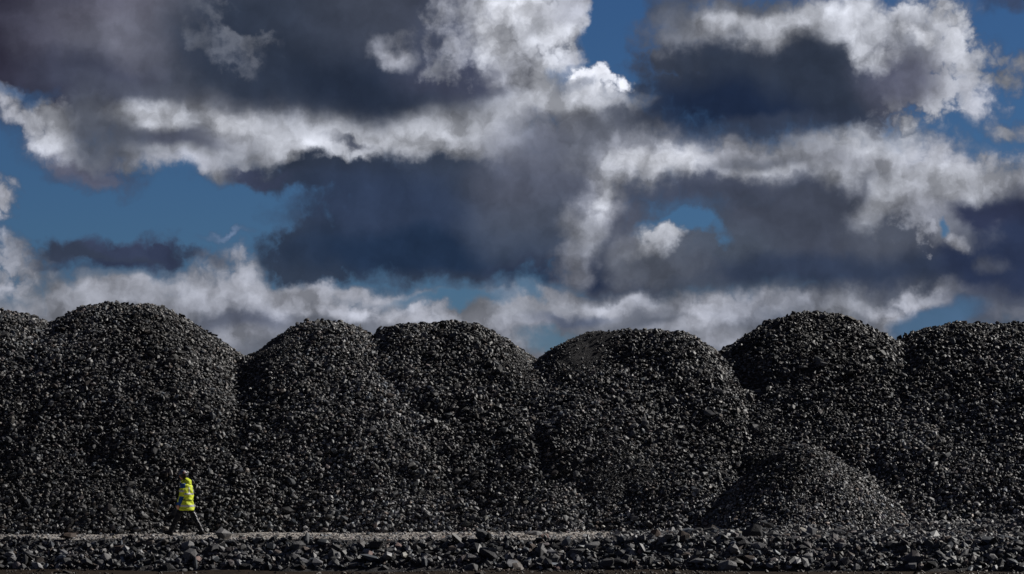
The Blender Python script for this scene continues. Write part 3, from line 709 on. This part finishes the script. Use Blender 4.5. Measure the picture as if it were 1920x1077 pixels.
def arm_side(c, s):       # belongs to a sleeve
    x_, y_ = c.x, c.y*s
    e, w, sh = J['el' if s < 0 else 'er'], J['wl' if s < 0 else 'wr'], J['sl' if s < 0 else 'sr']
    def dist(a, b):
        a, b = Vector(a), Vector(b); t = max(0, min(1, (c-a).dot(b-a)/(b-a).length_squared)); return (c-a-(b-a)*t).length
    return c.z > w[2]-.05 and min(dist(sh, e), dist(e, w)) < .088 and y_ > .16
for p in me.polygons:
    c = p.center; s = -1 if c.y < 0 else 1; a = arm_side(c, s); b = 0
    if a:
        if 1.325 < c.z < 1.46: b = 1
        if c.z < 1.09 and (c.z < .93 or c.x > J['el'][0]-.03-(1.1-c.z)*.25 and s < 0): b = 1
    elif 1.31 < c.z < 1.40 and c.x < -.02: b = 1
    p.material_index = b; p.use_smooth = True
jk.parent = body
jk['label'] = 'fluorescent yellow jacket with blue shoulders and cuffs'
def band(name, m, test, off, th=.003):
    bm = bmesh.new(); bm.from_mesh(me)
    bm.normal_update()
    keep = [f for f in bm.faces if test(f.calc_center_median())]; ks = set(keep)
    bmesh.ops.delete(bm, geom=[f for f in bm.faces if f not in ks], context='FACES')
    for v in bm.verts: v.co += v.normal*off
    for f in bm.faces: f.material_index = 0
    b = bpy.data.meshes.new(name); bm.to_mesh(b); bm.free(); b.materials.append(m)
    o = link(bpy.data.objects.new(name, b), jk); return o
isarm = lambda c: arm_side(c, -1 if c.y < 0 else 1)
band('reflective_band', F_REFL, lambda c: not isarm(c) and 1.135 < c.z < 1.185, .004)
band('reflective_band', F_REFL, lambda c: not isarm(c) and .800 < c.z < .855, .004)
band('reflective_band', F_REFL, lambda c: c.y < 0 and isarm(c) and 1.215 < c.z < 1.265, .004)
band('reflective_band', F_REFL, lambda c: c.y > 0 and isarm(c) and 1.215 < c.z < 1.265, .004)
band('reflective_band', F_REFL, lambda c: not isarm(c) and 1.185 < c.z < 1.36 and c.x > .02 and abs(c.y+.10) < .016, .005)
band('reflective_band', F_REFL, lambda c: not isarm(c) and 1.185 < c.z < 1.36 and c.x > .02 and abs(c.y-.10) < .016, .005)
band('waist_cord', F_DARK, lambda c: not isarm(c) and .978 < c.z < 1.000, .006)
band('pocket_seam', F_DARK, lambda c: not isarm(c) and 1.44 < c.z < 1.452 and c.x > -.03, .004)
# hood bunched up behind the neck, open towards the face
hd = [ellips('h', (.055, 0, 1.50), (.105, .130, .075), (0, R(38), 0)), ellips('h', (.020, 0, 1.54), (.070, .095, .062), (0, R(52), 0)), ellips('h', (-.035, 0, 1.50), (.125, .135, .05), (0, R(12), 0))]
hood = voxel(join_bm(hd, 'hood'), .008, 3)
for v in hood.data.vertices: v.co += v.normal*(.010*math.sin(v.co.z*60+v.co.x*30)+.006*math.sin(v.co.y*50+v.co.z*20))
hood.data.materials.clear(); hood.data.materials.append(F_YEL); hood.parent = jk

# trousers
def leg_rings(h, k, a, s):
    h, k, a = Vector(h), Vector(k), Vector(a); d1 = (k-h).normalized(); d2 = (a-k).normalized(); dm = (d1+d2).normalized()
    r = [(h+Vector((0, 0, .03)), .125, .105, Vector((0, 0, -1))), (h+d1*.10, .115, .098, d1), (h+d1*.25, .095, .085, d1), (k, .078, .072, dm), (k+d2*.12, .077, .070, d2), (k+d2*.28, .072, .066, d2), (a+d2*.0, .074, .066, d2), (a+d2*.03, .070, .064, d2)]
    return loft('l', [(tuple(q), b, c, d) for q, b, c, d in r], 24)
hip = loft('hp', [((0, 0, .80), .12, .16), ((0, 0, .90), .135, .175), ((0, 0, 1.0), .125, .165), ((0, 0, 1.05), .12, .16)], 32)
tr = voxel(join_bm([hip, leg_rings(J['hl'], J['kl'], J['al'], -1), leg_rings(J['hr'], J['kr'], J['ar'], 1)], 'trousers'), .009, 3)
for v in tr.data.vertices: v.co += v.normal*.007*(math.sin(v.co.z*38+v.co.x*22)+.6*math.sin(v.co.z*71+v.co.y*30))
tr.data.materials.clear(); tr.data.materials.append(F_DARK); tr.parent = body
# pale strip standing in for the sunlit rim down the trailing leg's back
bm = bmesh.new(); bm.from_mesh(tr.data); bm.normal_update()
kr, ar, hr = Vector(J['kr']), Vector(J['ar']), Vector(J['hr'])
def strip(f):
    c = f.calc_center_median()
    if c.y < .01 or c.z > .66: return False
    a, b = (hr, kr) if c.z > kr.z else (kr, ar)
    t = (c.z-a.z)/(b.z-a.z); q = a.lerp(b, t); n = f.normal
    return n.x > .55 and abs((c-q).y+.03) < .011
ks = {f for f in bm.faces if strip(f)}
bmesh.ops.delete(bm, geom=[f for f in bm.faces if f not in ks], context='FACES')
for v in bm.verts: v.co += v.normal*.004
b_ = bpy.data.meshes.new('rim_light_strip'); bm.to_mesh(b_); bm.free(); b_.materials.clear(); b_.materials.append(F_REFL)
for p in b_.polygons: p.material_index = 0
link(bpy.data.objects.new('rim_light_strip', b_), tr)
# boots with soles
def boot(a, pitch, side):
    a = Vector(a)
    up = loft('b', [((0, 0, -.085), .06, .045), ((0, 0, -.04), .058, .047), ((.0, 0, .02), .056, .050), ((.0, 0, .08), .060, .054)], 20)
    toe = ellips('b', (-.085, 0, -.058), (.135, .052, .046))
    heel = ellips('b', (.02, 0, -.06), (.062, .045, .045))
    o = voxel(join_bm([up, toe, heel], 'boot'), .009, 2)
    E = Matrix.Rotation(pitch, 4, 'Y'); o.data.transform(Matrix.Translation(a) @ E); o.data.materials.clear(); o.data.materials.append(F_BOOT); o.parent = body
    bm = bmesh.new(); out = [(-.222, 0), (-.20, .035), (-.15, .055), (-.08, .054), (0, .046), (.06, .046), (.082, .02)]
    ol = out + [(x, -y) for x, y in out[::-1] if y]
    lo = [bm.verts.new((x, y, -.118+(.012 if x < -.19 else 0))) for x, y in ol]; hi = [bm.verts.new((x, y, -.090)) for x, y in ol]
    bm.faces.new(lo[::-1]); bm.faces.new(hi)
    for k in range(len(ol)): bm.faces.new((lo[k], lo[(k+1) % len(ol)], hi[(k+1) % len(ol)], hi[k]))
    bmesh.ops.recalc_face_normals(bm, faces=bm.faces)
    m2 = bpy.data.meshes.new('sole'); bm.to_mesh(m2); bm.free(); m2.materials.append(F_DARK)
    m2.transform(Matrix.Translation(a) @ E); link(bpy.data.objects.new('sole', m2), o)
boot(J['al'], R(14), -1); boot(J['ar'], R(-12), 1)
# helmet: shell, brim, stickers, ear defenders, chin strap
HM = Matrix.Translation(HC+Vector((.004, 0, .035))) @ Matrix.Rotation(R(-14), 4, 'Y')
def dome(r, h, cut=0., seg=32, fn=None):
    bm = bmesh.new(); bmesh.ops.create_uvsphere(bm, u_segments=seg, v_segments=20, radius=1)
    bmesh.ops.delete(bm, geom=[v for v in bm.verts if v.co.z < cut-.01], context='VERTS')
    for v in bm.verts: v.co = Vector((v.co.x*r[0], v.co.y*r[1], v.co.z*h))
    if fn: fn(bm)
    return bm
bm = dome((.134, .112), .135, -.12)
for v in bm.verts:
    ridge = math.exp(-(v.co.y/.022)**2)*.006; v.co.z += ridge*(v.co.z > .03)
g_ = bmesh.ops.solidify(bm, geom=list(bm.faces), thickness=.004)
hm_me = bpy.data.meshes.new('helmet'); bm.to_mesh(hm_me); bm.free(); hm_me.materials.append(F_HELM); hm_me.transform(HM)
for p in hm_me.polygons: p.use_smooth = True
helmet = link(bpy.data.objects.new('helmet', hm_me), body)
bm = bmesh.new(); seg = 24; ins = []; ous = []
for k in range(seg+1):
    t = math.pi/2 + math.pi*k/seg; cx, sy = math.cos(t), math.sin(t); e_ = .055*max(0, -cx)**.8+.004
    ins.append(bm.verts.new((cx*.130, sy*.110, -.006))); ous.append(bm.verts.new((cx*(.130+e_), sy*(.110+e_*.5), -.014)))
for k in range(seg): bm.faces.new((ins[k], ins[k+1], ous[k+1], ous[k]))
bmesh.ops.solidify(bm, geom=list(bm.faces), thickness=.005)
m2 = bpy.data.meshes.new('brim'); bm.to_mesh(m2); bm.free(); m2.materials.append(F_HELM); m2.transform(HM); link(bpy.data.objects.new('brim', m2), helmet)
def sticker(m, a0, a1, z0, z1, name='sticker', n=8):
    bm = bmesh.new(); rows = []
    for j in range(4):
        z = z0+(z1-z0)*j/3; q = math.sqrt(max(0, 1-z*z)); rows.append([bm.verts.new((.1375*q*math.cos(a0+(a1-a0)*k/n), .1155*q*math.sin(a0+(a1-a0)*k/n), .1385*z)) for k in range(n+1)])
    for a, b in zip(rows, rows[1:]):
        for k in range(n): bm.faces.new((a[k], a[k+1], b[k+1], b[k]))
    bmesh.ops.solidify(bm, geom=list(bm.faces), thickness=.0015)
    m2 = bpy.data.meshes.new(name); bm.to_mesh(m2); bm.free(); m2.materials.append(m); m2.transform(HM); link(bpy.data.objects.new(name, m2), helmet)
sticker(F_WHITE, R(-45), R(0), .10, .65); sticker(F_RED, R(-58), R(-38), .05, .40); sticker(F_WHITE, R(-150), R(-110), .45, .60); sticker(F_WHITE, R(-170), R(-140), .0, .14)  # the large white sticker doubles as a painted highlight on the shell
for s in (-1, 1):
    o = ellips('ear_defender', HC+Vector((.012, s*.098, -.010)), (.036, .022, .046), (0, R(-14), 0)); o.data.materials.append(F_VIS); o.parent = helmet
hr_ = ellips('hair', HC+Vector((.034, 0, .012)), (.093, .083, .112), HR); hr_.data.materials.append(F_HAIR); hr_.parent = body
for p in hr_.data.polygons: p.use_smooth = True
body.data.transform(Matrix.Translation((0, 0, 0)))
PX = -9.40; PY = -1.2; gz = float(terrace(np.array([PX]), np.array([PY]))[0])
body.scale = (1.03, 1.03, 1.03); body.location = (PX, PY, gz+.012); body.rotation_euler = (0, 0, R(-22))
